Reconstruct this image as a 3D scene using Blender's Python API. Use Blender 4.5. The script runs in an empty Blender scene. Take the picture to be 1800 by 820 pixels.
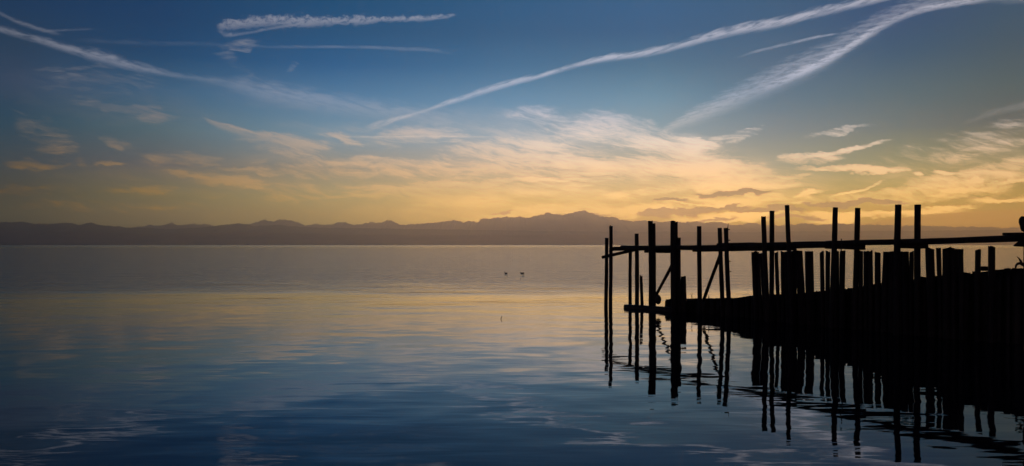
import bpy, bmesh, math, random
from mathutils import Vector, Matrix, noise as mnoise

C = bpy.context.scene
COL = C.collection
F = 1559.0          # focal length of the photograph in its own pixels
H = 1.7             # eye height above the lake
HZ = 431.0          # horizon row of the photograph
R = math.radians

# ------------------------------------------------------------------ camera
cd = bpy.data.cameras.new("camera")
cam = bpy.data.objects.new("camera", cd)
COL.objects.link(cam)
cam.location = (0, 0, H)
cam.rotation_euler = (R(90), 0, 0)
cd.sensor_width = 36.0
cd.lens = 36.0 * F / 1800.0
cd.shift_y = (HZ - 410.0) / 1800.0
cd.clip_start = 0.1
cd.clip_end = 400000.0
C.camera = cam
C.view_settings.view_transform = 'Standard'
C.view_settings.look = 'None'
C.view_settings.gamma = 1.0
C.view_settings.exposure = 0.0
C.view_settings.use_curve_mapping = False
C.cycles.volume_bounces = 3
C.cycles.max_bounces = 6
C.cycles.use_denoising = True
C.cycles.use_adaptive_sampling = False
C.cycles.denoising_prefilter = 'ACCURATE'

HAZE = 3.3e-5                   # density of the evening air per metre
SUN_AZ, SUN_EL = 50.0, 4.0      # degrees right of the view axis, above the horizon


def lin(c):
    out = []
    for v in c[:3]:
        v = v / 255.0
        out.append(v / 12.92 if v <= 0.04045 else ((v + 0.055) / 1.055) ** 2.4)
    return out + [1.0]


class NT:
    """small helper that writes node graphs"""
    def __init__(s, tree):
        s.t = tree
        s.n = tree.nodes
        s.l = tree.links

    def put(s, sock, v):
        if isinstance(v, bpy.types.NodeSocket):
            s.l.new(v, sock)
        else:
            sock.default_value = v

    def m(s, op, a, b=None, c=None, clamp=False):
        n = s.n.new('ShaderNodeMath')
        n.operation = op
        n.use_clamp = clamp
        s.put(n.inputs[0], a)
        if b is not None: s.put(n.inputs[1], b)
        if c is not None: s.put(n.inputs[2], c)
        return n.outputs[0]

    def vm(s, op, a, b=None, sc=None):
        n = s.n.new('ShaderNodeVectorMath')
        n.operation = op
        s.put(n.inputs[0], a)
        if b is not None: s.put(n.inputs[1], b)
        if sc is not None: s.put(n.inputs['Scale'], sc)
        return n.outputs['Value'] if op in ('LENGTH', 'DOT_PRODUCT') else n.outputs['Vector']

    def mr(s, v, a, b, c=0.0, d=1.0, smooth=True):
        n = s.n.new('ShaderNodeMapRange')
        n.interpolation_type = 'SMOOTHSTEP' if smooth else 'LINEAR'
        n.clamp = True
        s.put(n.inputs['Value'], v)
        for k, q in (('From Min', a), ('From Max', b), ('To Min', c), ('To Max', d)):
            s.put(n.inputs[k], q)
        return n.outputs['Result']

    def xyz(s, x=0.0, y=0.0, z=0.0):
        n = s.n.new('ShaderNodeCombineXYZ')
        s.put(n.inputs[0], x); s.put(n.inputs[1], y); s.put(n.inputs[2], z)
        return n.outputs[0]

    def sep(s, v):
        n = s.n.new('ShaderNodeSeparateXYZ')
        s.put(n.inputs[0], v)
        return n.outputs

    def mapping(s, v, loc=(0, 0, 0), rot=(0, 0, 0), sc=(1, 1, 1), kind='POINT'):
        n = s.n.new('ShaderNodeMapping')
        n.vector_type = kind
        s.put(n.inputs['Vector'], v)
        n.inputs['Location'].default_value = loc
        n.inputs['Rotation'].default_value = rot
        n.inputs['Scale'].default_value = sc
        return n.outputs[0]

    def noise(s, v, scale=1.0, detail=4.0, rough=0.5, dist=0.0, color=False):
        n = s.n.new('ShaderNodeTexNoise')
        s.put(n.inputs['Vector'], v)
        n.inputs['Scale'].default_value = scale
        n.inputs['Detail'].default_value = detail
        n.inputs['Roughness'].default_value = rough
        n.inputs['Distortion'].default_value = dist
        return n.outputs['Color' if color else 'Fac']

    def ramp(s, v, stops, interp='LINEAR'):
        n = s.n.new('ShaderNodeValToRGB')
        s.put(n.inputs[0], v)
        cr = n.color_ramp
        cr.interpolation = interp
        while len(cr.elements) < len(stops):
            cr.elements.new(0.5)
        for e, (p, c) in zip(cr.elements, stops):
            e.position = p
            e.color = c
        return n.outputs[0]

    def mix(s, f, a, b, kind='MIX'):
        n = s.n.new('ShaderNodeMix')
        n.data_type = 'RGBA'
        n.blend_type = kind
        s.put(n.inputs[0], f)
        s.put(n.inputs[6], a)
        s.put(n.inputs[7], b)
        return n.outputs[2]

    def curves(s, x, pts):
        """x in 0..1 -> three values, one per channel; pts = [(x, a, b, c)]"""
        n = s.n.new('ShaderNodeRGBCurve')
        s.put(n.inputs['Color'], x)   # x is a grey colour
        mp = n.mapping
        mp.use_clip = True
        mp.extend = 'HORIZONTAL'
        for ch in range(3):
            cv = mp.curves[ch]
            P = [(p[0], p[1 + ch]) for p in pts]
            cv.points[0].location = P[0]
            cv.points[1].location = P[-1]
            for q in P[1:-1]:
                cv.points.new(*q)
            for q in cv.points:
                q.handle_type = 'AUTO_CLAMPED'
        mp.update()
        q = s.n.new('ShaderNodeSeparateColor')
        s.put(q.inputs[0], n.outputs[0])
        return q.outputs


# ------------------------------------------------------------------ sky
world = bpy.data.worlds.new("World")
C.world = world
world.use_nodes = True
wt = world.node_tree
wt.nodes.clear()
W = NT(wt)
world.cycles.sampling_method = 'MANUAL'
world.cycles.sample_map_resolution = 512

tc = W.n.new('ShaderNodeTexCoord')
D = W.sep(tc.outputs['Generated'])
yy = W.m('MAXIMUM', D[1], 0.05)
front = W.mr(D[1], 0.05, 0.35)
U = W.m('DIVIDE', D[0], yy)
V = W.m('DIVIDE', W.m('MAXIMUM', D[2], 0.0), yy)
PX = W.m('MULTIPLY_ADD', U, F / 100.0, 9.0)       # tangent-plane coordinates of the sky ahead
PY = W.m('MULTIPLY_ADD', V, -F / 100.0, HZ / 100.0)
P = W.xyz(PX, PY, 0.0)
azn = W.m('ARCTAN2', D[0], D[1])
elv = W.m('ARCSINE', D[2])
# elevation coordinate 0 (horizon) .. 1 (zenith)
el = W.m('POWER', W.m('DIVIDE', W.m('MAXIMUM', elv, 0.0), math.pi / 2, clamp=True), 0.5)


def es(row):
    """ramp position for a photo row"""
    e = math.atan((HZ - row) / F)
    return math.sqrt(max(e, 0) / (math.pi / 2))


def sky_ramp(rows, zen):
    st = [(es(r), lin(c)) for r, c in sorted(rows, key=lambda q: -q[0])]
    for p, c in zen:
        st.append((p, lin(c)))
    return W.ramp(el, st)

COLS = (30, 280, 590, 910, 1150, 1360, 1570, 1770)
ROWS = (0, 60, 120, 180, 240, 300, 350, 380)
# linear radiance of the clear sky, one line per column of azimuth, from 15 degrees up down to the horizon
SKYTAB = [
#SKYTAB_BEGIN
    [(0.0057, 0.0325, 0.0978), (0.0068, 0.0352, 0.0978), (0.0136, 0.0415, 0.0900), (0.0229, 0.0525, 0.1126), (0.0084, 0.0598, 0.1080), (0.0397, 0.0650, 0.0823), (0.0786, 0.0742, 0.0409), (0.1255, 0.1262, 0.0396)],
    [(0.0049, 0.0415, 0.1256), (0.0049, 0.0425, 0.1273), (0.0024, 0.0545, 0.1509), (0.0342, 0.1197, 0.2270), (0.0640, 0.1490, 0.1897), (0.1175, 0.1257, 0.1380), (0.2362, 0.2209, 0.0820), (0.3809, 0.2914, 0.0985)],
    [(0.0053, 0.0705, 0.1841), (0.0049, 0.0732, 0.1878), (0.0048, 0.1035, 0.2725), (0.0647, 0.2172, 0.3994), (0.1499, 0.3258, 0.4511), (0.2716, 0.2938, 0.2395), (0.5652, 0.4810, 0.1689), (0.8604, 0.5952, 0.1290)],
    [(0.0220, 0.1013, 0.2340), (0.0217, 0.1024, 0.2299), (0.0349, 0.1595, 0.3168), (0.0968, 0.2863, 0.4711), (0.2449, 0.4255, 0.5486), (0.4368, 0.4290, 0.3324), (1.1849, 0.7985, 0.1817), (2.3448, 1.3391, 0.2339)],
    [(0.0340, 0.1161, 0.2553), (0.0285, 0.1092, 0.2411), (0.0528, 0.1665, 0.2842), (0.1157, 0.2979, 0.4336), (0.2201, 0.3839, 0.4632), (0.4546, 0.4612, 0.2982), (1.0416, 0.7175, 0.1965), (1.5961, 0.8845, 0.1100)],
    [(0.0333, 0.1035, 0.2137), (0.0332, 0.1047, 0.2078), (0.0553, 0.1307, 0.2271), (0.0714, 0.1772, 0.2712), (0.1636, 0.2570, 0.3039), (0.3445, 0.4074, 0.3030), (0.7540, 0.5810, 0.1180), (1.4727, 0.8529, 0.0505)],
    [(0.0200, 0.0736, 0.1822), (0.0138, 0.0647, 0.1711), (0.0132, 0.0831, 0.1690), (0.0534, 0.1317, 0.1808), (0.0945, 0.1716, 0.1953), (0.2426, 0.3022, 0.1543), (0.6343, 0.5078, 0.0783), (1.1683, 0.6901, 0.0030)],
    [(0.0127, 0.0680, 0.1351), (0.0127, 0.0680, 0.1351), (0.0158, 0.0718, 0.1212), (0.0250, 0.0888, 0.1149), (0.0201, 0.0810, 0.1063), (0.1921, 0.2393, 0.1207), (0.4773, 0.3436, 0.0178), (0.6703, 0.4497, 0.0030)],
#SKYTAB_END
]


def sky_ramp(col):
    st = [(0.0, list(col[-1]) + [1])]
    for r, c in sorted(zip(ROWS, col), key=lambda q: -q[0]):
        st.append((es(r), list(c) + [1]))
    c0 = col[0]
    st += [(.45, [c0[0] * .55, c0[1] * .58, c0[2] * .50, 1]), (.56, [.004, .011, .035, 1]), (1.0, [.002, .005, .018, 1])]
    return W.ramp(el, st)

sky_b = W.ramp(el, [(0, lin((128, 100, 104))), (es(300), lin((140, 104, 108))), (es(150), lin((96, 92, 112))), (.56, lin((12, 28, 58))), (1, lin((6, 14, 36)))])
sky = sky_ramp(SKYTAB[0])
for q in range(1, len(COLS)):
    sky = W.mix(W.mr(PX, COLS[q - 1] / 100, COLS[q] / 100, smooth=False), sky, sky_ramp(SKYTAB[q]))
back = W.mr(W.m('ABSOLUTE', azn), R(38), R(95))
sky_clear = sky
# brightness of clouds round the compass: strongest towards the hidden sun
bright = W.ramp(W.m('DIVIDE', PX, 18.0, clamp=True),
                [(0.0, (.22, .22, .22, 1)), (.18, (.36, .36, .36, 1)), (.36, (.64, .64, .64, 1)), (.55, (.98, .98, .98, 1)),
                 (.72, (1, 1, 1, 1)), (.85, (.95, .95, .95, 1)), (1.0, (.85, .85, .85, 1))])
ccol = W.ramp(el, [(0.0, lin((222, 168, 92))), (es(350), lin((220, 176, 112))), (es(300), lin((222, 184, 142))),
                   (es(250), lin((212, 194, 178))), (es(170), lin((186, 188, 204))), (es(60), lin((184, 182, 194))),
                   (.6, lin((120, 130, 160)))])
# clouds stand beyond the haze: their own radiance is higher than what reaches the lake
trans = W.m('EXPONENT', W.m('DIVIDE', -HAZE * 2060.0, W.m('MAXIMUM', D[2], .0345)))


def beyond(col):
    f = W.m('MULTIPLY', W.m('SUBTRACT', 1.0, trans), .085)
    c_ = W.vm('SUBTRACT', col, W.xyz(f, W.m('MULTIPLY', f, .88), W.m('MULTIPLY', f, .8)))
    return W.vm('SCALE', W.vm('MAXIMUM', c_, (0, 0, 0)), sc=W.m('DIVIDE', 1.0, trans))

cloudc = beyond(W.mix(1.0, ccol, bright, 'MULTIPLY'))

# wispy texture fields


def affine(v3, sx, sy, ang=0.0, ox=0.0, oy=0.0):
    """rotated, scaled copy of the (x, y, 1) sky coordinates"""
    c_, s_ = math.cos(R(ang)), math.sin(R(ang))
    return W.xyz(W.vm('DOT_PRODUCT', v3, (c_ * sx, s_ * sx, ox)), W.vm('DOT_PRODUCT', v3, (-s_ * sy, c_ * sy, oy)), 0.0)


def warp(f1, f2, amt):
    x_ = W.m('MULTIPLY_ADD', W.m('SUBTRACT', f1, .5), amt, PX)
    y_ = W.m('MULTIPLY_ADD', W.m('SUBTRACT', f2, .5), amt, PY)
    return W.xyz(x_, y_, 1.0)

P1 = W.xyz(PX, PY, 1.0)
Pw = warp(W.noise(affine(P1, .5, .9), 1.0, 3, .5), W.noise(affine(P1, .5, .9, 0, 9.3, 4.1), 1.0, 3, .5), .55)
fib = W.noise(affine(Pw, .75, 4.6, 6), 1.0, 9, .66, .35)
fib2 = W.noise(affine(Pw, 2.2, 14.0, 9, 7, 3), 1.0, 6, .66, .8)
tex = W.m('MULTIPLY_ADD', fib2, .38, W.m('MULTIPLY', fib, .62))
Pb = warp(W.noise(affine(P1, 1.3, 2.9), 1.0, 4, .6), W.noise(affine(P1, 1.3, 2.9, 0, 5.5, 2.2), 1.0, 4, .6), .42)


def blob(cover, cx, cy, L, Wd, ang, s, coords=None):
    c_, s_ = math.cos(R(ang)), math.sin(R(ang))
    cx, cy, L, Wd = cx / 100, cy / 100, L / 100, Wd / 100
    v3 = coords or Pb
    a = W.vm('DOT_PRODUCT', v3, (c_ / L, s_ / L, -(c_ * cx + s_ * cy) / L))
    b = W.vm('DOT_PRODUCT', v3, (-s_ / Wd, c_ / Wd, (s_ * cx - c_ * cy) / Wd))
    r = W.m('MULTIPLY_ADD', a, a, W.m('MULTIPLY', b, b))
    a = W.mr(r, 1.5, 0.0, 0.0, s)
    return W.m('MAXIMUM', cover, a) if cover is not None else a

veil = None
for b in [(1040, 268, 330, 62, 7, .75), (720, 305, 330, 40, 3, .62), (1240, 312, 240, 40, 4, .8), (400, 325, 330, 34, 3, .42), (180, 175, 240, 45, 12, .26), (1700, 305, 230, 48, -9, .5), (880, 345, 420, 40, 0, .5), (640, 238, 170, 24, 3, .50), (520, 262, 110, 26, 8, .50), (820, 248, 150, 26, 0, .5), (230, 195, 150, 22, 8, .30), (470, 170, 140, 20, 10, .25)]:
    veil = blob(veil, *b)
va = W.m('MULTIPLY', veil, W.mr(tex, .38, .66, .12, 1.0))
sky = W.mix(W.m('MULTIPLY', va, W.m('MULTIPLY', front, .72)), sky, cloudc)
cov = None
for b in [
    (1060, 228, 190, 34, 9, .62), (1180, 262, 140, 24, 8, .82), (1000, 290, 260, 26, 3, .78), (1235, 296, 150, 30, 8, .95),
    (1285, 326, 120, 15, -2, .98), (900, 262, 130, 20, 0, .72), (740, 238, 95, 24, -4, .62), (700, 293, 180, 20, 4, .70),
    (560, 303, 130, 12, 5, .55), (640, 335, 240, 18, 0, .45), (880, 342, 300, 24, 0, .62), (400, 318, 75, 12, 8, .75),
    (320, 280, 85, 14, 3, .62), (200, 188, 95, 10, 9, .70), (180, 145, 120, 24, 0, .42), (270, 203, 45, 14, 10, .55),
    (80, 240, 70, 34, 35, .50), (205, 252, 38, 11, 15, .60), (40, 290, 45, 11, 0, .65), (195, 288, 28, 5, 0, .9),
    (140, 283, 18, 7, 20, .6), (510, 256, 95, 22, 6, .62), (600, 243, 44, 9, 15, .78), (415, 80, 46, 12, 0, .60),
    (410, 112, 46, 14, 40, .36), (515, 108, 26, 7, -50, .42), (120, 335, 160, 14, 0, .42), (200, 365, 220, 12, 0, .38),
    (1470, 266, 95, 7, -8, .92), (1430, 280, 64, 9, -4, .72), (1490, 297, 118, 7, 1, .92), (1480, 230, 74, 7, -9, .55),
    (1220, 252, 55, 10, 5, .85), (1290, 240, 75, 7, -12, .5), (1657, 304, 24, 6, 5, 1.2), (1615, 308, 12, 4, 0, 1.1),
    (1720, 312, 150, 20, -7, .85), (1770, 292, 90, 14, -10, .7), (1712, 320, 20, 6, 0, 1.3), (1420, 340, 40, 5, -17, 1.1),
    (1505, 336, 60, 4, -16, 1.1), (1330, 352, 160, 14, 0, .75), (1600, 345, 200, 14, -3, .7), (1290, 384, 150, 10, 0, .95),
    (1560, 379, 160, 9, -4, 1.0), (1660, 367, 70, 6, -5, 1.1), (1100, 370, 150, 16, 0, .65), (1470, 378, 90, 8, 0, .9),
    (940, 372, 160, 10, -8, .6), (470, 302, 110, 7, 4, .75), (620, 292, 90, 8, 4, .8), (360, 312, 80, 6, 6, .8), (430, 326, 60, 6, 3, .85), (700, 330, 130, 6, 2, .7), (520, 345, 200, 7, 0, .5), (820, 322, 140, 7, -2, .75), (960, 318, 110, 6, 0, .85), (1120, 338, 120, 7, -4, .8), (90, 290, 50, 6, -6, .7), (240, 335, 130, 6, -2, .55), (60, 208, 60, 8, 20, .45), (120, 118, 80, 6, 0, .5), (1390, 310, 50, 5, -6, .7), (1610, 333, 110, 5, -6, .85), (1560, 352, 90, 4, -3, .8), (1690, 338, 110, 7, -5, .95), (1770, 350, 70, 6, -4, .9), (1400, 362, 80, 4, -2, .9), (1760, 325, 60, 5, -8, 1.0), (1330, 376, 60, 3, 0, 1.1), (1230, 360, 80, 3, 0, 1.0), (1720, 240, 220, 22, -14, .40), (1700, 268, 160, 14, -10, .48)]:
    cov = blob(cov, *b)
ca = W.m('ADD', W.m('MULTIPLY', cov, .60), W.m('MULTIPLY', W.mr(tex, .32, .68, smooth=False), .70))
alpha = W.mr(ca, .42, 1.08, 0.0, .95)
alpha = W.m('MULTIPLY', alpha, W.mr(cov, 0.03, .35), clamp=True)
sky = W.mix(W.m('MULTIPLY', W.m('MULTIPLY', alpha, 1.15, clamp=True), front), sky, cloudc)
# the sharp-backed hook of cirrus left of centre
X01 = W.m('DIVIDE', PX, 18.0, clamp=True)
cc = W.n.new('ShaderNodeCombineColor')
for q in range(3): W.put(cc.inputs[q], X01)
X01 = cc.outputs[0]
T_DOWN = W.noise(affine(P1, 2.6, 14, 14), 1.0, 7, .68, .4)
T_UP = W.noise(affine(P1, 2.4, 17, -19, 3, 7), 1.0, 7, .68, .4)
T_FEATHER = W.noise(affine(P1, 4, 24, -12, 1, 2), 1.0, 7, .7, .3)
T_PUFF = W.noise(affine(P1, 9, 12, 0, 4, 4), 1.0, 7, .72, .5)


def strand(pts, kind='soft', lo=1.0, hi=1.0, nz=.5, gain=1.0, tscale=(3, 9)):
    """pts: (x, y, halfwidth, intensity) in photo px; returns alpha"""
    c = W.curves(X01, [(x / 1800, y / 450, w / 60, i) for x, y, w, i in pts])
    yv = W.m('MULTIPLY', c[0], 4.5)
    wv_ = W.m('MAXIMUM', W.m('MULTIPLY', c[1], .60), .006)
    t = T_PUFF if tscale[0] > 6 else T_DOWN if pts[-1][1] > pts[0][1] else T_UP if tscale[1] < 12 else T_FEATHER
    d = W.m('DIVIDE', W.m('SUBTRACT', PY, yv), wv_)
    d = W.m('ADD', d, W.m('MULTIPLY', W.m('SUBTRACT', t, .5), nz * 2))
    up = W.mr(d, -1.0 * hi, -.05, 0, 1)
    dn = W.mr(d, 1.0 * lo, .05, 0, 1)
    a = W.m('MULTIPLY', up, dn)
    a = W.m('MULTIPLY', a, W.mr(t, .33, .60, .24, 1.0))
    return W.m('MULTIPLY', W.m('MULTIPLY', a, c[2]), W.m('MULTIPLY', front, gain), clamp=True)

white = beyond(W.mix(1.0, ccol, W.mix(.38, bright, (1, 1, 1, 1)), 'MULTIPLY'))
for args in [
    dict(pts=[(0, 52, 9, .75), (60, 68, 10, .85), (120, 86, 11, .95), (180, 101, 15, 1), (240, 118, 12, .8), (310, 132, 9, .55), (350, 138, 9, .35), (420, 150, 20, .42), (480, 163, 27, .55), (560, 178, 27, .5), (640, 190, 26, .45), (740, 204, 24, .36), (880, 224, 22, 0)], nz=.7, gain=.62),
    dict(pts=[(0, 24, 5, .5), (40, 42, 6, .6), (80, 54, 6, .45), (110, 62, 4, 0)], nz=.4, gain=.6),
    dict(pts=[(70, 56, 2.5, 0), (100, 54, 3, .5), (175, 51, 2.5, 0)], nz=.3, gain=.45),
    dict(pts=[(380, 47, 3, 0), (392, 46, 13, .8), (430, 41, 14, 1), (480, 38, 13, 1), (530, 38, 14, 1), (600, 37, 11, 1), (640, 36, 12, 1), (670, 34, 8, .9), (740, 33, 7, .9), (790, 29, 5, .6), (803, 27, 2, 0)], nz=1.5, gain=.64, tscale=(7, 9)),
    dict(pts=[(385, 55, 4, 0), (400, 62, 6, .8), (430, 59, 4, .6), (480, 50, 4, .6), (530, 44, 5, .5), (560, 42, 4, 0)], nz=1.0, gain=.5, tscale=(7, 9)),
    dict(pts=[(120, 70, 5, 0), (250, 76, 6, .3), (400, 79, 5, .25), (500, 83, 4, .5), (600, 83, 4, .7), (700, 86, 5, .7), (760, 89, 5, .5), (800, 96, 4, 0)], nz=.6, gain=.30),
    dict(pts=[(640, 228, 10, 0), (680, 216, 8, .8), (700, 209, 6, .9), (740, 198, 5, .4), (770, 187, 6, .8), (830, 167, 9, .9), (900, 146, 9, .9), (960, 131, 7, .9), (1000, 119, 6, .85), (1060, 104, 9, 1), (1140, 93, 10, .9), (1210, 76, 11, .85), (1290, 54, 14, 1), (1370, 40, 13, 1), (1440, 22, 13, 1), (1500, 8, 12, 1), (1600, -14, 12, 1)], nz=.75, gain=.80, hi=1.0, lo=.9),
    dict(pts=[(1160, 232, 6, 0), (1190, 218, 14, .5), (1250, 192, 24, .6), (1320, 160, 30, .6), (1380, 132, 34, .6), (1430, 110, 34, .55), (1480, 80, 30, .5), (1540, 42, 26, .45), (1600, 14, 22, .5), (1660, -8, 20, .5)], nz=.8, gain=.72, tscale=(4, 16)),
    dict(pts=[(1330, 163, 8, 0), (1400, 132, 11, .8), (1450, 108, 12, 1), (1500, 78, 12, 1), (1545, 50, 11, .7), (1590, 28, 9, .6), (1640, 13, 9, 1), (1700, 3, 9, 1), (1760, -10, 7, 1)], nz=.9, gain=.85, tscale=(4, 12)),
    dict(pts=[(1290, 102, 3, 0), (1340, 88, 3.5, .5), (1400, 74, 4, .7), (1455, 62, 3, .9), (1470, 60, 2, 0)], nz=.4, gain=.6),
    dict(pts=[(600, 241, 2, 0), (660, 241, 2.4, .8), (760, 240, 2.4, .9), (840, 241, 2.2, .6), (895, 241, 2, 0)], nz=.3, gain=.6),
    dict(pts=[(1690, 218, 8, 0), (1740, 200, 9, .5), (1800, 186, 10, .7)], nz=.4, gain=.25),
]:
    sky = W.mix(strand(**args), sky, white)
hook = strand(pts=[(355, 205, 3, 0), (375, 214, 12, .8), (410, 224, 16, 1), (450, 233, 18, 1), (490, 239, 19, 1), (530, 249, 16, 1), (560, 257, 9, 1), (582, 263, 3, 0)], nz=.45, gain=.95, lo=1.0, hi=.28, tscale=(3, 14))
sky = W.mix(hook, sky, cloudc)
# low grey-brown clouds in front of the glow, with lit edges
dk = None
for b in [(1290, 341, 78, 7, -3, 1), (1178, 354, 42, 5, -2, .8), (1190, 373, 90, 5, -2, .8), (1260, 366, 80, 4, -3, .8), (1345, 370, 90, 5, 0, .8), (1500, 357, 110, 6, -4, 1), (1395, 384, 80, 6, 0, .7),
          (1150, 377, 40, 6, 0, .8), (1250, 386, 70, 4, 0, .6), (885, 374, 30, 3, -4, .6), (1050, 377, 36, 3, 0, .7), (1085, 300, 200, 10, 3, .28), (1230, 318, 150, 8, -2, .35), (900, 320, 160, 9, 2, .25), (1690, 352, 160, 4, -4, .35)]:
    dk = blob(dk, *b)
dka = W.mr(W.m('ADD', W.m('MULTIPLY', dk, .85), tex), .80, 1.04, 0, 1)
dka = W.m('MULTIPLY', W.m('MULTIPLY', dka, W.mr(dk, .05, .5)), front)
sky = W.mix(W.m('MULTIPLY', dka, .85), sky, beyond(tuple(lin((108, 92, 80))[:3])))
# long bank of low cloud rising to the right
bk = W.curves(X01, [(0, 1, 0, 0), (1400 / 1800, 402 / 450, 0, 0), (1480 / 1800, 397 / 450, 0, .8), (1560 / 1800, 386 / 450, 0, 1), (1640 / 1800, 376 / 450, 0, 1), (1720 / 1800, 371 / 450, 0, 1), (1, 367 / 450, 0, 1)])
bd = W.m('SUBTRACT', W.m('ADD', PY, W.m('MULTIPLY', W.m('SUBTRACT', fib2, .5), .07)), W.m('MULTIPLY', bk[0], 4.5))
ba = W.m('MULTIPLY', W.m('MULTIPLY', W.mr(bd, -.015, .03), bk[2]), front)
bcol = W.mix(W.mr(PY, 3.7, 4.25), lin((122, 98, 66)), lin((140, 106, 68)))
sky = W.mix(W.m('MULTIPLY', ba, .95), sky, beyond(bcol))
sky = W.mix(back, sky, sky_b)

SKY_GAIN = 1.0
bg = W.n.new('ShaderNodeBackground')
W.put(bg.inputs['Color'], sky)  # emission
bg.inputs['Strength'].default_value = SKY_GAIN
nish = W.n.new('ShaderNodeTexSky')
nish.sky_type = 'NISHITA'
nish.sun_disc = False
nish.sun_elevation = R(SUN_EL)
nish.sun_rotation = R(SUN_AZ)
nish.altitude = 400
bg2 = W.n.new('ShaderNodeBackground')
W.put(bg2.inputs['Color'], nish.outputs[0])
bg2.inputs['Strength'].default_value = 0.004
add = W.n.new('ShaderNodeAddShader')
W.l.new(bg.outputs[0], add.inputs[0])
W.l.new(bg2.outputs[0], add.inputs[1])
wo = W.n.new('ShaderNodeOutputWorld')
W.l.new(add.outputs[0], wo.inputs['Surface'])

# ------------------------------------------------------------------ sun (veiled, just outside the frame on the right)
sd = bpy.data.lights.new("sun", 'SUN')
sd.energy = 0.25
sd.angle = R(6)
sd.color = (1.0, .60, .32)
so = bpy.data.objects.new("sun", sd)
COL.objects.link(so)
sdir = Vector((math.sin(R(SUN_AZ)) * math.cos(R(SUN_EL)), math.cos(R(SUN_AZ)) * math.cos(R(SUN_EL)), math.sin(R(SUN_EL))))
so.rotation_euler = sdir.to_track_quat('Z', 'Y').to_euler()
so.location = (40, 60, 30)

# ------------------------------------------------------------------ materials


def new_mat(name):
    m = bpy.data.materials.new(name)
    m.use_nodes = True
    m.node_tree.nodes.clear()
    t = NT(m.node_tree)
    o = t.n.new('ShaderNodeOutputMaterial')
    b = t.n.new('ShaderNodeBsdfPrincipled')
    t.l.new(b.outputs[0], o.inputs['Surface'])
    return m, t, b, o


def bump(t, h, strength=1.0, dist=1.0, normal=None):
    n = t.n.new('ShaderNodeBump')
    n.inputs['Strength'].default_value = strength
    n.inputs['Distance'].default_value = dist
    t.put(n.inputs['Height'], h)
    if normal is not None: t.put(n.inputs['Normal'], normal)
    return n.outputs[0]


def mat_wood(name, c0, c1, rough=.8):
    m, t, b, o = new_mat(name)
    g = t.n.new('ShaderNodeTexCoord').outputs['Object']
    grain = t.noise(t.mapping(g, sc=(22, 22, 1.6)), 1.0, 6, .65, .8)
    blot = t.noise(g, 2.3, 4, .6)
    col = t.mix(t.mr(grain, .3, .7), c0, c1)
    col = t.mix(t.mr(blot, .5, .75, 0, .6), col, (.012, .014, .010, 1))
    t.put(b.inputs['Base Color'], col)
    t.put(b.inputs['Roughness'], t.mr(blot, .3, .7, rough - .2, rough))
    b.inputs['Specular IOR Level'].default_value = .25
    t.put(b.inputs['Normal'], bump(t, grain, .7, .006))
    return m


def mat_flat(name, c, rough=.6, spec=.3, var=.25, scale=8):
    m, t, b, o = new_mat(name)
    g = t.n.new('ShaderNodeTexCoord').outputs['Object']
    n = t.noise(g, scale, 5, .6)
    c2 = tuple(v * (1 - var * 2) for v in c[:3]) + (1,)
    t.put(b.inputs['Base Color'], t.mix(t.mr(n, .3, .7), c, c2))
    b.inputs['Roughness'].default_value = rough
    b.inputs['Specular IOR Level'].default_value = spec
    t.put(b.inputs['Normal'], bump(t, n, .4, .01))
    return m


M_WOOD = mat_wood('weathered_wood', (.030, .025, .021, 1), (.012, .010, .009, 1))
M_WET = mat_wood('wet_dark_wood', (.016, .014, .012, 1), (.006, .006, .005, 1), .6)
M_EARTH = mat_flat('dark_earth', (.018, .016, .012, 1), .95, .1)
M_IRON = mat_flat('rusty_iron', (.030, .018, .012, 1), .6, .4)
M_FLOAT = mat_flat('old_float', (.04, .03, .025, 1), .6, .3)
M_FEATHER = mat_flat('dark_feathers', (.020, .018, .016, 1), .6, .3, .3, 60)
M_BILL = mat_flat('grey_bill', (.12, .11, .09, 1), .4, .5)
M_REED = mat_flat('dry_reed', (.05, .04, .02, 1), .8, .2)


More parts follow.
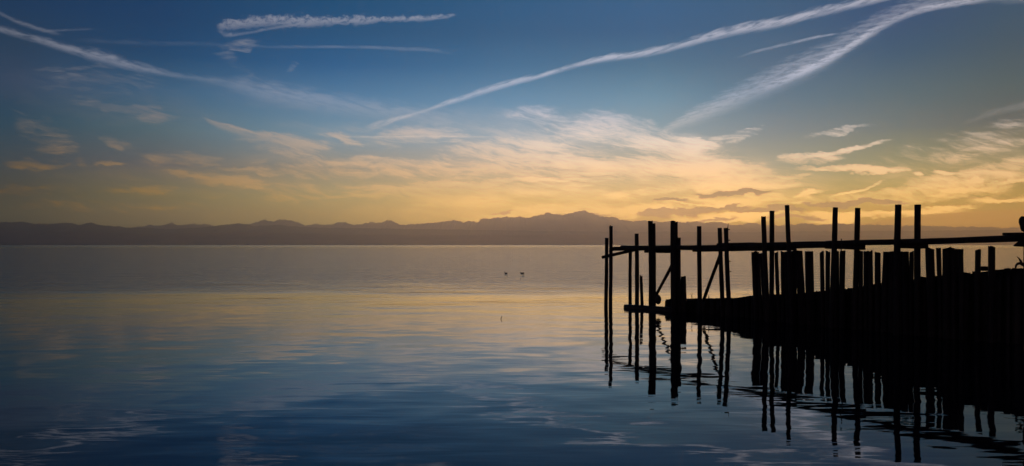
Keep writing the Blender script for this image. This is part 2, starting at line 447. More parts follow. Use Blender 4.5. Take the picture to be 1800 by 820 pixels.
def mat_water():
    m, t, b, o = new_mat('lake_water')
    pos = t.n.new('ShaderNodeNewGeometry').outputs['Position']
    s = t.sep(pos)
    dist = t.vm('LENGTH', t.mapping(pos, sc=(.55, 1, 0)))
    patch = t.noise(t.mapping(pos, sc=(.045, .075, 1)), 1.0, 4, .6)
    # the open lake is ruffled, the shallow water by the shore lies calm
    ruff = t.mr(t.m('ADD', t.m('MULTIPLY', dist, 1.0), t.m('MULTIPLY', t.m('SUBTRACT', patch, .5), 44.0)), 17.0, 50.0)
    # long gentle swell, crests roughly parallel to the shore
    w1 = t.noise(t.mapping(pos, rot=(0, 0, R(5)), sc=(.22, .62, 1)), 1.0, 2, .45, .2)
    w2 = t.noise(t.mapping(pos, rot=(0, 0, R(-8)), sc=(.9, 3.0, 1)), 1.0, 2, .5, .3)
    w5 = t.noise(t.mapping(pos, rot=(0, 0, R(20)), sc=(1.3, 1.1, 1)), 1.0, 1, .4)
    w3 = t.noise(t.mapping(pos, rot=(0, 0, R(12)), sc=(4.0, 9.0, 1)), 1.0, 3, .5)
    h = t.m('ADD', t.m('MULTIPLY', w1, .0095), t.m('MULTIPLY', w5, .0076))
    w4 = t.noise(t.mapping(pos, rot=(0, 0, R(3)), sc=(.22, .55, 1)), 1.0, 3, .6, .3)
    h = t.m('ADD', h, t.m('MULTIPLY', w4, t.mr(ruff, 0, 1, 0, .11)))
    h = t.m('ADD', h, t.m('MULTIPLY', w2, t.mr(ruff, 0, 1, .0024, .022)))
    h = t.m('ADD', h, t.m('MULTIPLY', w3, t.mr(ruff, 0, 1, .00022, .014)))
    t.put(b.inputs['Normal'], bump(t, h, 1.0, 1.0))
    b.inputs['Base Color'].default_value = (.0025, .006, .010, 1)
    t.put(b.inputs['Roughness'], t.m('ADD', t.mr(ruff, 0, 1, .012, .035), t.mr(dist, 120, 1500, 0, .11)))
    b.inputs['IOR'].default_value = 1.30
    return m


M_WATER = mat_water()


def mat_mountain(name, top, foot, z0, z1, snow=0.0):  # foot: pale rose that paints the low haze into the slope colour
    m, t, b, o = new_mat(name)
    pos = t.n.new('ShaderNodeNewGeometry').outputs['Position']
    s = t.sep(pos)
    n = t.noise(pos, .0006, 8, .62)
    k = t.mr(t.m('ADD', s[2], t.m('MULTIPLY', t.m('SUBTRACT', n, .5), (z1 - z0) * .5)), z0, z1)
    col = t.mix(k, foot, top)  # painted haze at the foot, rock and forest colour higher up
    if snow:
        col = t.mix(t.mr(t.m('ADD', n, t.m('MULTIPLY', s[2], .0002)), .80, .98, 0, snow), col, (.55, .58, .62, 1))
    col = t.mix(t.mr(n, .35, .7, 0, .35), col, (.03, .035, .03, 1))
    t.put(b.inputs['Base Color'], col)
    b.inputs['Roughness'].default_value = 1.0
    b.inputs['Specular IOR Level'].default_value = 0.0
    return m


# ------------------------------------------------------------------ object helpers


def link(name, bm, mat, parent=None, smooth=True):
    me = bpy.data.meshes.new(name)
    bmesh.ops.recalc_face_normals(bm, faces=bm.faces[:])
    bm.to_mesh(me)
    bm.free()
    for p in me.polygons: p.use_smooth = smooth
    me.materials.append(mat)
    o = bpy.data.objects.new(name, me)
    COL.objects.link(o)
    if parent is not None: o.parent = parent
    return o


def empty(name, label=None, cat=None, loc=(0, 0, 0)):
    o = bpy.data.objects.new(name, None)
    COL.objects.link(o)
    o.location = loc
    if label: tag(o, label, cat)
    return o


def tag(o, label=None, cat=None, group=None, kind=None):
    if label: o['label'] = label
    if cat: o['category'] = cat
    if group: o['group'] = group
    if kind: o['kind'] = kind
    return o


def at(px, py, Y):
    """world point seen at photo pixel (px, py) at distance Y ahead"""
    return Vector(((px - 900) / F * Y, Y, H - (py - HZ) / F * Y))


def depth(px, off=0.0):
    """distance of the jetty line along the ray of column px"""
    return 16.72 / ((px - 900) / F + .559) + off


def section(p0, p1, rx, ry, square=0.0, seg=12, sides=12, taper=1.0, rough=.06, ragged=0.0, slant=0.0, seed=0, yaw=None, bm=None):
    """one weathered round or squared timber from p0 (foot) to p1 (head)"""
    bm = bm or bmesh.new()
    rnd = random.Random(seed)
    ax = (p1 - p0)
    L = ax.length
    ax.normalize()
    if yaw is None: yaw = rnd.uniform(-.25, .25)
    if abs(ax.z) > .5:
        a = Vector((math.cos(yaw), math.sin(yaw), 0))
    else:
        a = Vector((0, 0, 1))
    b = ax.cross(a).normalized()
    a = b.cross(ax).normalized()
    bend = Vector((rnd.uniform(-1, 1), rnd.uniform(-1, 1), 0)) * .012 * L
    rings = []
    off = Vector((seed * 3.1, seed * 1.7, 0))
    for i in range(seg + 1):
        f = i / seg
        c = p0.lerp(p1, f) + bend * math.sin(f * math.pi) * .5
        k = (1 + (taper - 1) * f)
        ring = []
        for j in range(sides):
            th = 2 * math.pi * j / sides
            cx, sy = math.cos(th), math.sin(th)
            if square:
                e = 2 / (2 + square * 8)
                cx = math.copysign(abs(cx) ** e, cx)
                sy = math.copysign(abs(sy) ** e, sy)
            w = 1 + rough * 2 * mnoise.noise(Vector((cx * 1.3, sy * 1.3, f * L * 1.8)) + off)
            p = c + a * (cx * rx * k * w) + b * (sy * ry * k * w)
            if i == seg:
                up = slant * cx * rx
                if ragged: up += rnd.uniform(-ragged, ragged)
                p += ax * up
            ring.append(bm.verts.new(p))
        rings.append(ring)
    for i in range(seg):
        for j in range(sides):
            bm.faces.new((rings[i][j], rings[i][(j + 1) % sides], rings[i + 1][(j + 1) % sides], rings[i + 1][j]))
    for ring, e in ((rings[0], p0), (rings[-1], p1 + (ax * -.004))):
        c = bm.verts.new(e)
        for j in range(sides):
            bm.faces.new((ring[j], ring[(j + 1) % sides], c))
    return bm


# ------------------------------------------------------------------ water
def water_sheet():
    bm = bmesh.new()
    g = [0, 5, 10, 20, 40, 80, 160, 400, 1000, 3000, 8000, 20000, 40000, 58000]
    xs = sorted(set([-v for v in g] + g))
    V_ = [[bm.verts.new((x, y, 0)) for x in xs] for y in xs]
    for i in range(len(xs) - 1):
        for j in range(len(xs) - 1):
            bm.faces.new((V_[i][j], V_[i][j + 1], V_[i + 1][j + 1], V_[i + 1][j]))
    o = link('lake_water', bm, M_WATER)
    tag(o, 'calm dark blue lake reflecting the evening sky', None, None, 'structure')

water_sheet()


# ------------------------------------------------------------------ mountains (traced skylines set at their real distances)
def interp(pts, x):
    if x <= pts[0][0]: return pts[0][1]
    for (a, b), (c, d) in zip(pts, pts[1:]):
        if x <= c: return b + (d - b) * (x - a) / (c - a)
    return pts[-1][1]


def ridge(name, pts, Y, depthm, mat, jag, x0=-560, x1=2360, n=1700, rows=14, base_noise=0.0, label=None):
    bm = bmesh.new()
    prof = [0, .05, .12, .2, .3, .4, .5, .6, .7, .8, .88, .94, 1.0]
    prof = [(t_, t_) for t_ in prof]
    grid = []
    for k, (t_, f) in enumerate(prof + [(1.25, .45), (1.6, 0.0)]):
        row = []
        for i in range(n + 1):
            x = x0 + (x1 - x0) * i / n
            top = interp(pts, x) - HZ
            q = Vector((x * .02, Y * .001, 0))
            top -= jag * (1.5 * mnoise.fractal(q * 2.2, .6, 2.2, 6) + .9 * (.5 - abs(mnoise.noise(q * 6.0))) + 1.5 * (.3 - abs(mnoise.noise(q * 14.0))) + .9 * (.3 - abs(mnoise.noise(q * 33.0))))
            hgt = max(.0, -top) / F * Y + H
            yy_ = Y - depthm * (1 - t_)
            # spurs and gullies run down from the crest
            rid = abs(mnoise.noise(Vector((x * .045, t_ * 1.2, Y * .01))))
            ff = f ** (1.35) if t_ <= 1 else f
            z = hgt * ff * (1 - .35 * rid * (1 - t_) * (4 * t_ if t_ < .25 else 1)) if t_ < 1 else hgt * ff
            if k == 0: z = -2.0
            row.append(bm.verts.new(((x - 900) / F * Y, yy_, z)))
        grid.append(row)
    for a, b in zip(grid, grid[1:]):
        for i in range(n):
            bm.faces.new((a[i], a[i + 1], b[i + 1], b[i]))
    o = link(name, bm, mat, smooth=False)
    tag(o, label, None, None, 'structure')
    return o

FAR = [(-900, 380), (-500, 392), (-200, 396), (0, 400), (200, 404), (238, 402), (252, 399), (275, 398), (292, 396), (299, 393), (304, 393), (310, 398), (322, 396), (345, 395), (358, 394),
       (368, 397), (378, 400), (410, 401), (432, 396), (445, 393), (456, 391), (466, 388), (474, 390), (482, 391), (492, 388), (500, 387.5), (512, 390), (523, 391), (530, 394), (538, 398), (550, 396), (556, 394),
       (566, 397), (577, 395), (600, 394), (608, 393), (622, 396.5), (640, 394), (660, 391.5), (672, 392), (680, 389), (688, 389), (696, 394), (708, 397.5), (722, 394), (735, 396), (760, 393), (776, 392),
       (790, 388), (803, 389), (814, 392), (822, 390), (832, 391), (840, 392), (845, 386), (858, 385), (876, 384), (890, 382), (900, 384), (915, 383), (930, 384.5), (945, 381), (956, 379), (960, 375), (968, 375),
       (976, 378), (990, 379), (1004, 376), (1018, 373), (1024, 371), (1031, 372), (1036, 376), (1046, 378), (1055, 381), (1066, 381), (1072, 383), (1084, 384), (1092, 388), (1100, 391), (1112, 390), (1140, 389),
       (1150, 389), (1163, 393), (1176, 390), (1190, 392), (1215, 391), (1245, 392), (1270, 393), (1290, 397), (1305, 396), (1322, 393), (1328, 392), (1334, 395), (1350, 398), (1380, 397), (1410, 394), (1428, 396),
       (1445, 397), (1470, 394), (1500, 396), (1600, 398), (1700, 400), (1800, 402), (2200, 398), (2700, 390)]
NEAR = [(-900, 372), (-500, 384), (-100, 389), (0, 391), (45, 391), (60, 394), (92, 394), (110, 392), (122, 393), (140, 396), (152, 393), (160, 392), (172, 396), (200, 399), (210, 398), (230, 402), (262, 401), (290, 404),
        (330, 402), (362, 400), (385, 397), (405, 395), (420, 393), (432, 395), (445, 398), (475, 397), (490, 396), (512, 399), (560, 401), (640, 402), (700, 403), (780, 404), (840, 405), (960, 407), (1100, 408), (1300, 409), (1500, 407), (1800, 405), (2700, 400)]
MIDR = [(-900, 398), (0, 405), (120, 408), (260, 412), (420, 409), (600, 413), (800, 414), (1000, 413), (1200, 416), (1400, 414), (1600, 416), (1800, 413), (2700, 405)]
m_far = mat_mountain('alpine_rock_hazed_foot', (.30, .29, .30, 1), (.30, .24, .22, 1), 600, 1900, .5)
m_near = mat_mountain('forested_slopes_hazed_foot', (.06, .07, .09, 1), (.30, .22, .20, 1), 250, 700)
m_mid = mat_mountain('low_hills_hazed', (.35, .25, .22, 1), (.40, .28, .24, 1), 50, 300)  # rose all over: low haze put into the base colour
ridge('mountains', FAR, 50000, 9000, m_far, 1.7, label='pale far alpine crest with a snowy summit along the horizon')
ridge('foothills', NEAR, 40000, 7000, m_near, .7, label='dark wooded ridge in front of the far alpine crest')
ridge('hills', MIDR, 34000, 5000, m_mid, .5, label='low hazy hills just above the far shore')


def far_shore():
    bm = bmesh.new()
    n = 900
    rows = []
    for (yy_, f) in ((27900, 0), (28000, 1), (28300, .9), (29500, 0)):
        row = []
        for i in range(n + 1):
            x = -700 + 3300 * i / n
            hpx = 1.1 + 1.3 * abs(mnoise.fractal(Vector((x * .03, 2, 0)), .7, 2.1, 5))
            hpx *= .35 + .65 * min(1, max(0, (x - 350) / 450))
            z = hpx / F * 28000 * f - (2 if f == 0 else 0)
            row.append(bm.verts.new(((x - 900) / F * 28000, yy_, z)))
        rows.append(row)
    for a, b in zip(rows, rows[1:]):
        for i in range(n):
            bm.faces.new((a[i], a[i + 1], b[i + 1], b[i]))
    o = link('shore', bm, mat_flat('wooded_shore', (.20, .16, .15, 1), 1, 0, .3, .002), smooth=False)
    tag(o, 'thin dark line of the far wooded shore', None, None, 'structure')

far_shore()

# ------------------------------------------------------------------ haze
def haze_box():
    bm = bmesh.new()
    bmesh.ops.create_cube(bm, size=1.0)
    for v in bm.verts:
        v.co.x *= 120000
        v.co.y *= 120000
        v.co.z = (v.co.z + .5) * 2063 - 3.0
    o = link('haze', bm, None or bpy.data.materials.new('haze_air'), smooth=False)
    m = o.data.materials[0]
    m.use_nodes = True
    m.node_tree.nodes.clear()
    t = NT(m.node_tree)
    out = t.n.new('ShaderNodeOutputMaterial')
    v = t.n.new('ShaderNodeVolumePrincipled')
    v.inputs['Color'].default_value = (1.0, .88, .85, 1)
    v.inputs['Density'].default_value = HAZE
    v.inputs['Anisotropy'].default_value = .945
    t.l.new(v.outputs[0], out.inputs['Volume'])
    tag(o, 'thin evening haze lying over the lake and the mountains', None, None, 'stuff')

haze_box()

# ------------------------------------------------------------------ embankment
EMB = [(1160, 529), (1175, 526), (1200, 527), (1230, 526), (1280, 524), (1322, 519), (1345, 519), (1385, 516), (1440, 511), (1490, 507), (1545, 497), (1600, 491), (1640, 484), (1700, 479), (1740, 475), (1800, 470), (1900, 455), (2100, 420), (2600, 350)]


def emb_top(px, off):
    """height of the bank crest (m) on column px"""
    Y = depth(px, off)
    return at(px, interp(EMB, px), Y).z


def embankment():
    bm = bmesh.new()
    n = 260
    prof = [(-.02, -.6), (0, 0), (.02, .9), (.10, 1.0), (.45, .99), (.9, .95), (1.4, .80), (2.2, .3), (3.0, -.4)]
    rows = []
    nrm = Vector((.873, .488, 0)).normalized()      # away from the open water side of the jetty
    for i in range(n + 1):
        px = 1168 + (2500 - 1168) * (i / n) ** 1.25
        p = at(px, HZ, depth(px, .42))
        hz = emb_top(px, .42)
        row = []
        for (d, f) in prof:
            q = p + nrm * d
            z = hz * f if f >= 0 else f
            if f > .5:
                z += .035 * mnoise.fractal(Vector((q.x * 2.5, q.y * 2.5, 3)), .6, 2, 4) * (1 if f > .9 else .5)
                if f > .97: z -= .012
            row.append(bm.verts.new((q.x, q.y, z)))
        rows.append(row)
    for a, b in zip(rows, rows[1:]):
        for j in range(len(prof) - 1):
            bm.faces.new((a[j], a[j + 1], b[j + 1], b[j]))
    bm.faces.new(rows[0])
    bm.faces.new(list(reversed(rows[-1])))
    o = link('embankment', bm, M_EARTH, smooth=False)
    tag(o, 'low dark earth bank behind the stakes, rising to the right', None, None, 'structure')

embankment()

wall = empty('plank_wall', 'dark upright boards driven side by side along the foot of the bank', 'wall', at(1400, HZ, depth(1400, .3)))
wall.location.z = 0
rw = random.Random(4)
px = 1170.0
k = 0
while px < 1960 and k < 95:
    Y = depth(px, .36)
    wpx = rw.uniform(.09, .17) / Y * F
    zt = max(.12, emb_top(px + wpx / 2, .40) - rw.uniform(.00, .10))
    base = at(px + wpx / 2, HZ, Y); base.z = -.5
    top = base.copy(); top.z = zt
    top.x += rw.uniform(-.015, .015)
    o = link('board', section(base, top, wpx / F * Y * .5, .022, square=.8, seg=6, sides=8, rough=.05, ragged=.012, seed=300 + k, yaw=-.9 + rw.uniform(-.1, .1)), M_WET, wall)
    o.matrix_parent_inverse = wall.matrix_world.inverted()
    o.location = -wall.location
    px += wpx * 1.25
    k += 1

# ------------------------------------------------------------------ jetty
jetty = empty('wooden_jetty', 'derelict wooden jetty of tall bare posts carrying one long rail over the lake', 'jetty')


def jpost(x_top, y_top, x_w, wpx, off=0.0, square=0.0, ragged=0.0, slant=0.0, seed=1, label=None, parent=jetty, name='post', wy=None, thick=None, mat=None, taper=.92):
    """post whose head is at photo (x_top, y_top) and which meets the water at column x_w"""
    Y = depth(x_w, off)
    wrow = HZ + F * H / Y
    top = at(x_top, y_top, Y)
    foot = at(x_w, wrow, Y)
    d = (foot - top)
    foot = foot + d * (.5 / max(.2, abs(d.z)))
    r = wpx / F * Y * .5
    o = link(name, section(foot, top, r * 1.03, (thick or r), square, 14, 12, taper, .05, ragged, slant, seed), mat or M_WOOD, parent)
    if label: o['label'] = label
    return o

B = .13
jp = [
    (1066.5, 419, 1065, 6.0, B, .3, .01, 0, 'short thin post at the jetty head, its top level with the rail'),
    (1074, 398, 1073, 6.6, -B, 0, .01, 0, 'thin outermost post with a splintered pointed top'),
    (1108, 440, 1108, 6.2, .5, 0, .0, 0, 'thin post ending under the slanting end log'),
    (1119, 411, 1119, 6.4, .30, .5, .0, 0, None),
    (1143.2, 389, 1144, 7.6, -.14, .6, .012, 0, 'broad double post, its left half the taller'),
    (1148.8, 393, 1149, 6.8, -.10, .5, .012, 0, None),
    (1182.8, 389, 1184, 8.0, -.12, .5, .012, 0, 'left of two posts standing touching, square topped'),
    (1187.6, 391, 1188, 7.0, .10, .5, .01, .3, None),
    (1193.5, 418, 1195, 6.5, .16, .5, .0, 0, 'shorter post leaning against the pair before it'),
    (1229, 398, 1231, 7.2, -.12, .5, .0, 0, None),
    (1265, 401, 1271, 7.0, .12, .5, .0, 0, 'post leaning left beside the pegged post'),
    (1276, 401, 1283, 8.0, -.13, .5, .0, 0, 'leaning post with iron pegs down its right side'),
    (1342, 381, 1350, 8.6, -.14, .3, .008, 0, None),
    (1357, 371, 1356, 7.6, .13, .3, .0, 0, None),
    (1383.5, 361, 1392, 8.0, -.14, .1, .0, 0, 'tall round post leaning left at its head'),
    (1468.5, 365, 1461, 9.0, -.15, .1, .0, 0, 'tall round post leaning right'),
    (1507.5, 366, 1501, 8.8, .14, .3, .0, 0, None),
    (1579, 360, 1577, 10.0, -.16, .2, .0, 0, 'thick tall post, left of the highest pair'),
    (1613, 360, 1613, 10.0, .15, .2, .0, 0, 'thick tall post, right of the highest pair'),
]
for i, (a, b, c, w, off, sq, rg, sl, lab) in enumerate(jp):
    o = jpost(a, b, c, w, off, sq, rg, sl, 20 + i, lab)
    if i == 11:                                 # iron pegs on the leaning post
        Yp = depth(1283, -.13)
        for yy_ in (404, 423, 441, 460, 478):
            fx = 1276 + (yy_ - 401) / 165 * 7
            p0 = at(fx + 2, yy_, Yp)
            p1 = at(fx + 6.6, yy_ - .4, Yp)
            link('peg', section(p0, p1, .012, .012, seg=2, sides=8, seed=int(yy_)), M_IRON, o)
        link('spike', section(at(1279, 404, Yp), at(1280.3, 393, Yp), .010, .010, seg=2, sides=8, taper=.4, seed=9), M_IRON, o)
    if i == 1:
        Yp = depth(1073, -B)
        link('splinter', section(at(1073, 400, Yp), at(1072.5, 396, Yp), .03, .02, seg=2, sides=8, taper=.3, seed=77), M_WOOD, o)


def jbar(p, q, rpx, offp=0.0, offq=None, square=0.1, seed=50, name='rail', label=None, parent=jetty, taper=1.0, ragged=.01, mat=None, broad=None):
    offq = offp if offq is None else offq
    a = at(p[0], p[1], depth(p[0], offp))
    b = at(q[0], q[1], depth(q[0], offq))
    ra = rpx / F * a.y
    n = max(6, int((b - a).length * 3))
    # keep pixel thickness growing with the photograph's perspective naturally: constant real radius
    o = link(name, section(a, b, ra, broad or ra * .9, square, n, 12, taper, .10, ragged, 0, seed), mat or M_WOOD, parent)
    if label: o['label'] = label
    return o

jbar((1076, 437.8), (1300, 434.6), 3.7, 0, seed=51, label='thin outer rail log reaching the jetty head')
jbar((1092, 434.6), (1240, 434.2), 2.6, .07, seed=52)
jbar((1134, 442.2), (1183, 442.6), 2.7, .22, seed=53, label='short stub of log under the outer rail')
jbar((1219, 439.6), (1398, 436.6), 3.6, -.02, seed=54, label='log lashed under the rail in its middle stretch')
jbar((1262, 432.2), (1475, 428.6), 4.3, .02, seed=55)
jbar((1290, 434.6), (1462, 431.6), 4.0, -.06, seed=62)
jbar((1452, 433.6), (1519, 435.6), 4.2, .02, seed=56, label='short log under the rail behind the leaning round post')
jbar((1453, 428.2), (1640, 424.4), 4.6, -.02, seed=57)
jbar((1575, 426.6), (1810, 418.8), 5.0, .03, seed=58, label='thick squared rail running to the shore', square=.6)
jbar((1583, 432.6), (1629, 433.2), 4.2, .04, seed=59, label='short log stub under the rail between the highest posts')
jbar((1059, 452.5), (1128, 437), 2.7, -.25, .35, seed=60, name='crossbar', label='slanting log sticking out at the jetty head')
jbar((1152, 522), (1182, 465), 2.6, .05, .05, seed=61, name='brace', label='diagonal brace by the round float')
jbar((1237, 528), (1266.5, 447), 2.8, .05, .05, seed=63, name='brace', label='diagonal brace below the pegged post')
jbar((1479, 420), (1478.4, 456), .9, -.3, -.3, seed=64, name='rod', mat=M_IRON, label='thin iron rod upright against the rail')
# main rail continues to the shore on the right, outside the frame
jbar((1805, 418.6), (2150, 402), 5.5, .03, seed=65, square=.6)

# walking planks laid along the back of the rail, seen edge on from the shore and from below in the water
jbar((1238, 433.4), (1560, 428.4), 2.0, .16, seed=66, square=.8, name='plank', broad=.11)
jbar((1548, 427.0), (2150, 402.6), 2.4, .24, seed=67, square=.8, name='plank', broad=.24, label='wide walking plank behind the rail towards the shore')


# stubs and floats around the jetty head ------------------------------------
def lone(px_top, py_top, px_w, wpx, off, name, label, cat, **kw):
    o = jpost(px_top, py_top, px_w, wpx, off, parent=None, name=name, **kw)
    if 'label' in o: del o['label']
    return tag(o, label, cat)

o = lone(1126.8, 486, 1129.5, 6.6, .1, 'broken_pile', 'thin broken pile with a splintered tip, near the jetty head', 'pile', ragged=.05, taper=.75, seed=90)
o = lone(1201.5, 487, 1202.5, 12.0, .3, 'broken_pile', 'thick pointed stump beside the touching pair of jetty posts', 'pile', ragged=.03, taper=.7, seed=91)
Y0 = depth(1101, -.3); Y1 = depth(1185, -.1)
a = at(1101, HZ, Y0); a.z = .0
b = at(1186, HZ, Y1); b.z = .02
tag(link('floating_log', section(a, b, .095, .10, .2, 10, 14, 1.05, .06, .02, 0, 92), M_WET), 'dark log floating level at the foot of the outer jetty posts', 'log')


def float_ball():
    bm = bmesh.new()
    bmesh.ops.create_uvsphere(bm, u_segments=20, v_segments=14, radius=1)
    Y = depth(1157, -.25)
    c = at(1157, 527, Y)
    for v in bm.verts:
        v.co = Vector((v.co.x * .080, v.co.y * .080, v.co.z * .125))
    r = empty('net_float', 'small dark egg-shaped float sitting on the floating log by the double post', 'float', c)
    link('shell', bm, M_FLOAT, r)
    link('eyelet', section(Vector((0, 0, .11)), Vector((-.01, 0, .155)), .014, .014, seg=2, sides=8, seed=2), M_IRON, r)
    # rests on the log
float_ball()

# ------------------------------------------------------------------ low stakes in front of the bank
stakes = [
    # x_left, x_right, y_top, lean at the water (px), off, label
    (1321, 1330, 443, 6, .20, 'leftmost low stake, a broad leaning board at the end of the row'),
    (1328, 1334.5, 443.5, 7, .26, 'board set against the back of the leftmost low stake'),
    (1334.5, 1340.5, 446, 8, .22, 'narrow, slightly lower stake beside the first post of the right group'),
    (1361, 1368, 444, 6, .24, 'low stake right beside the second tall post of the right group'),
    (1372.5, 1379, 443, 1, .22, 'narrow low stake at the left end of the broad board cluster'),
    (1379.5, 1388, 443, 3, .20, 'low stake under the foot of the tall post leaning left'),
    (1387, 1398, 441.5, 3, .24, 'board in the middle of the broad cluster beneath the rail'),
    (1397, 1411, 441, 7, .20, 'widest right-hand board of the broad cluster, leaning to the left at its head'),
    (1415, 1429, 442, 4, .22, 'wide stake standing alone between two gaps, right of the broad cluster'),
    (1441, 1448, 443.5, 1, .22, 'slim stake, left one of two standing alone left of the tall post leaning right'),
    (1452, 1459, 442.5, 0, .22, 'slim stake, right one of two standing alone left of the tall post leaning right'),
    (1464, 1474.5, 442, 0, .24, 'low stake half hidden behind the tall post leaning right'),
    (1477, 1485.5, 442, -1, .22, 'low stake behind the thin iron rod'),
    (1510, 1517, 441.5, 0, .22, 'low stake just right of the tall post before the wide gap'),
    (1519, 1527, 442, 1, .24, 'left board of a close pair right of the tall post with level top'),
    (1526, 1533.5, 442, 1, .20, 'right board of a close pair right of the tall post with level top'),
    (1538.5, 1547, 444.5, 0, .22, 'single stake just left of the broad block by the highest posts'),
    (1552.5, 1564, 443.5, -4, .22, 'left board of the broad block, flaring at its foot'),
    (1563, 1576, 442, -1, .26, 'second board of the broad block, behind the left highest post'),
    (1575, 1587, 442, 1, .22, 'third board of the broad block, right of the left highest post'),
    (1586, 1596.5, 443, 3, .20, 'right board of the broad block, next to a slit of light'),
    (1599, 1606, 443, 1, .22, 'narrow stake between the broad block and the right highest post'),
    (1627.5, 1641, 436.5, 3, .20, 'thick taller stake, first to the right of the highest posts'),
    (1646, 1653, 436.5, 3, .22, 'slim stake between the thick taller stake and the dark board pair'),
    (1657.5, 1672, 436.5, 1, .22, 'left board of the dark pair on the right'),
    (1671, 1684.5, 437.5, 1, .26, 'right board of the dark pair on the right'),
    (1685.5, 1693, 438.5, 1, .20, 'narrow stake touching the right side of the dark board pair'),
    (1715.5, 1723.5, 440, 0, .22, 'lone thin stake left of the small block on the bank'),
    (1738.5, 1748, 434, -1, .22, 'last stake on the right, tallest of the low row'),
]
for i, (x0, x1, yt, lean, off, lab) in enumerate(stakes):
    w = x1 - x0
    Y = depth((x0 + x1) / 2, off)
    o = lone((x0 + x1) / 2, yt, (x0 + x1) / 2 + lean, w * .93, off, 'stake', lab, 'stake', square=.75 if w > 7.5 else .4,
             thick=min(.05, w / F * Y * .5), ragged=.010, slant=(.25, -.2, .05, .45, -.35, 0)[i % 6], seed=120 + i, taper=(.97, .9, 1.0, .94)[i % 4], mat=M_WOOD)
    o['group'] = 'low stakes in a row along the bank'

# block lying on the bank
def block():
    Y = depth(1729, .6)
    c = at(1729.5, 472.5, Y)
    bm = bmesh.new()
    bmesh.ops.create_cube(bm, size=1)
    s_ = 9.5 / F * Y
    for v in bm.verts: v.co = Vector((v.co.x * s_ * (1 + .1 * v.co.z), v.co.y * .14, v.co.z * 8 / F * Y))
    bmesh.ops.bevel(bm, geom=bm.edges[:], offset=.008, segments=2, affect='EDGES')
    for v in bm.verts: v.co += Vector((mnoise.noise(v.co * 9), mnoise.noise(v.co * 9 + Vector((4, 0, 0))), 0)) * .006
    o = link('wood_block', bm, M_WOOD)
    o.location = c
    tag(o, 'small squared block lying on the bank between the last two stakes', 'block')
block()

# ------------------------------------------------------------------ things at the right edge
def curved(pts, radii, seed=1, sides=10, mat=None, name='bar', parent=None, flat=1.0):
    bm = bmesh.new()
    rings = []
    for i, (p, r) in enumerate(zip(pts, radii)):
        d = (pts[min(i + 1, len(pts) - 1)] - pts[max(i - 1, 0)]).normalized()
        a_ = Vector((0, 1, 0))
        b_ = d.cross(a_).normalized()
        a_ = b_.cross(d).normalized()
        rings.append([bm.verts.new(p + (b_ * math.cos(t) + a_ * math.sin(t) * flat) * r) for t in [2 * math.pi * j / sides for j in range(sides)]])
    for r0, r1 in zip(rings, rings[1:]):
        for j in range(sides):
            bm.faces.new((r0[j], r0[(j + 1) % sides], r1[(j + 1) % sides], r1[j]))
    bm.faces.new(rings[0]); bm.faces.new(rings[-1])
    return link(name, bm, mat or M_IRON, parent)

YR = depth(1806, -.2)
mp = empty('mooring_post', 'knobby dark mooring post cut by the right edge, with a board across it', 'post', at(1806, HZ + F * H / YR, YR))
mpl = mp.location.copy()


def rel(px_, py_, Y=YR):
    return at(px_, py_, Y) - mpl
section_pts = [(1804, 640), (1804, 500), (1804.5, 440), (1805, 412), (1805, 407), (1804, 404), (1803, 400), (1801.5, 396), (1801.5, 392), (1802, 387), (1803, 384), (1804, 383)]
section_r = [4.8, 4.8, 4.8, 5.0, 5.5, 8.0, 8.6, 8.0, 9.6, 9.8, 8.0, 3.0]
curved([rel(*p) for p in section_pts], [r / F * YR for r in section_r], name='shaft', parent=mp, mat=M_WOOD, sides=14)
link('cross_board', section(rel(1768, 411.8), rel(1835, 411.0), 2.4 / F * YR, .10, .8, 6, 10, 1, .05, .005, 0, 5), M_WOOD, mp)
bk_ = curved([rel(1782, 432.5), rel(1786, 431), rel(1792, 429), (rel(1800, 428)), rel(1812, 428)], [v / F * YR for v in (1.0, 3.0, 5.2, 6.5, 7)], name='bracket', parent=mp, mat=M_WOOD, sides=8, flat=.6)
mhook = empty('iron_hook', 'curved pointed hook standing up from the bank at the right edge', 'hook', at(1790, 471, depth(1790, .45)))
hl = mhook.location.copy()
YH = depth(1790, .45)
hp = [(1785, 472), (1786, 467), (1789, 464), (1793, 463), (1797, 465.5), (1801, 468)]
curved([at(a_, b_, YH) - hl for a_, b_ in hp], [v / F * YH for v in (1.4, 1.8, 2.2, 2.6, 2.4, 2.0)], name='shank', parent=mhook)
hp = [(1797, 466), (1795.5, 462), (1793.5, 458), (1790.5, 454), (1787, 451.5)]
curved([at(a_, b_, YH) - hl for a_, b_ in hp], [v / F * YH for v in (2.6, 2.2, 1.7, 1.1, .3)], name='point', parent=mhook)


# weeds on the bank
def weed(px_, py0, py1, off, label):
    Y = depth(px_, off)
    r = empty('weed', label, 'weed', at(px_, py0, Y))
    rn = random.Random(int(px_))
    for k_ in range(4):
        dx = rn.uniform(-2.5, 2.5)
        pts = [at(px_ + dx * f * f, py0 + 2 + (py1 - py0 - 2) * f * (1 - .15 * k_), Y) - r.location for f in (0, .4, .75, 1)]
        curved(pts, [.006, .005, .004, .0015], name='blade', parent=r, mat=M_REED, sides=5)
weed(1216.5, 527, 513, .5, 'thin wispy weed on the bank left of the single square post')
weed(1246, 526, 518, .5, 'short tuft of weed on the bank under the diagonal brace')

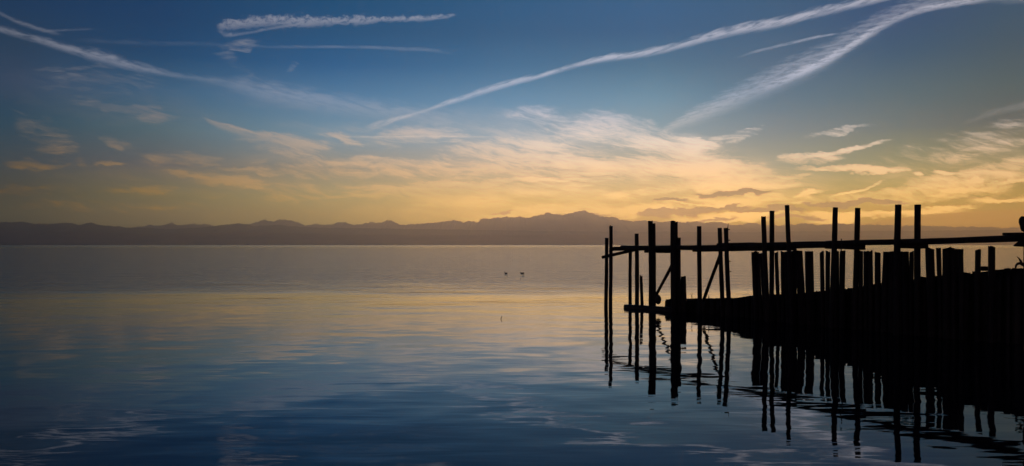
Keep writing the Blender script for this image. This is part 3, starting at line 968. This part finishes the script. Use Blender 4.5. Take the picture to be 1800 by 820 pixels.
# ------------------------------------------------------------------ twig sticking out of the lake
Yt = 1.7 * F / (561.5 - HZ)
tw = [(880.2, 566), (880.6, 561.5), (881.2, 558.5), (882.6, 555.5)]
t0 = at(880.6, 561.5, Yt)
tr = empty('twig', 'thin crooked twig sticking out of the open water nearer than the ducks', 'twig', t0)
curved([at(a_, b_, Yt) - t0 for a_, b_ in tw], [.009, .008, .007, .004], name='stem', parent=tr, mat=M_REED, sides=6)
curved([at(881.2, 558.5, Yt) - t0, at(883.2, 557.2, Yt) - t0], [.005, .002], name='side_shoot', parent=tr, mat=M_REED, sides=5)


# ------------------------------------------------------------------ ducks
def duck(px_, py_, face, label, headup=1.0, size=1.0):
    Y = H * F / (py_ - HZ)
    loc = at(px_, py_, Y); loc.z = 0
    r = empty('duck', label, 'duck', loc)
    bm = bmesh.new()
    s = size
    # spine as rings from tail to breast, then neck and head in one skin
    sp = [(-.19, .075, .006), (-.165, .065, .028), (-.12, .045, .062), (-.05, .03, .082), (.03, .03, .082), (.09, .04, .066),
          (.125, .065, .042), (.135, .10, .028), (.138, .14 * headup, .026), (.142, .165 * headup, .034), (.158, .178 * headup, .036), (.182, .172 * headup, .022), (.195, .168 * headup, .008)]
    rings = []
    for i, (x, z, rr) in enumerate(sp):
        q0 = sp[max(0, i - 1)]; q1 = sp[min(len(sp) - 1, i + 1)]
        d = Vector((q1[0] - q0[0], 0, q1[1] - q0[1])).normalized()
        b_ = Vector((0, 1, 0)); a_ = b_.cross(d)
        rings.append([bm.verts.new((Vector((x, 0, z)) + b_ * math.cos(t) * rr * 1.1 + a_ * math.sin(t) * rr * .85) * s) for t in [2 * math.pi * j / 12 for j in range(12)]])
    for r0, r1 in zip(rings, rings[1:]):
        for j in range(12):
            bm.faces.new((r0[j], r0[(j + 1) % 12], r1[(j + 1) % 12], r1[j]))
    bm.faces.new(rings[0]); bm.faces.new(rings[-1])
    link('body', bm, M_FEATHER, r)
    link('bill', section(Vector((.185, 0, .169 * headup)) * s, Vector((.232, 0, .160 * headup)) * s, .006, .014, 0, 3, 8, .5, 0, 0, 0, 3), M_BILL, r)
    r.rotation_euler = (0, 0, face)
duck(889.5, 481.5, math.pi - .5, 'smaller swimming duck on the left, its head held up', 1.0, .60)
duck(918, 481.5, math.pi + .3, 'larger swimming duck on the right, its head tucked lower', .78, .70)
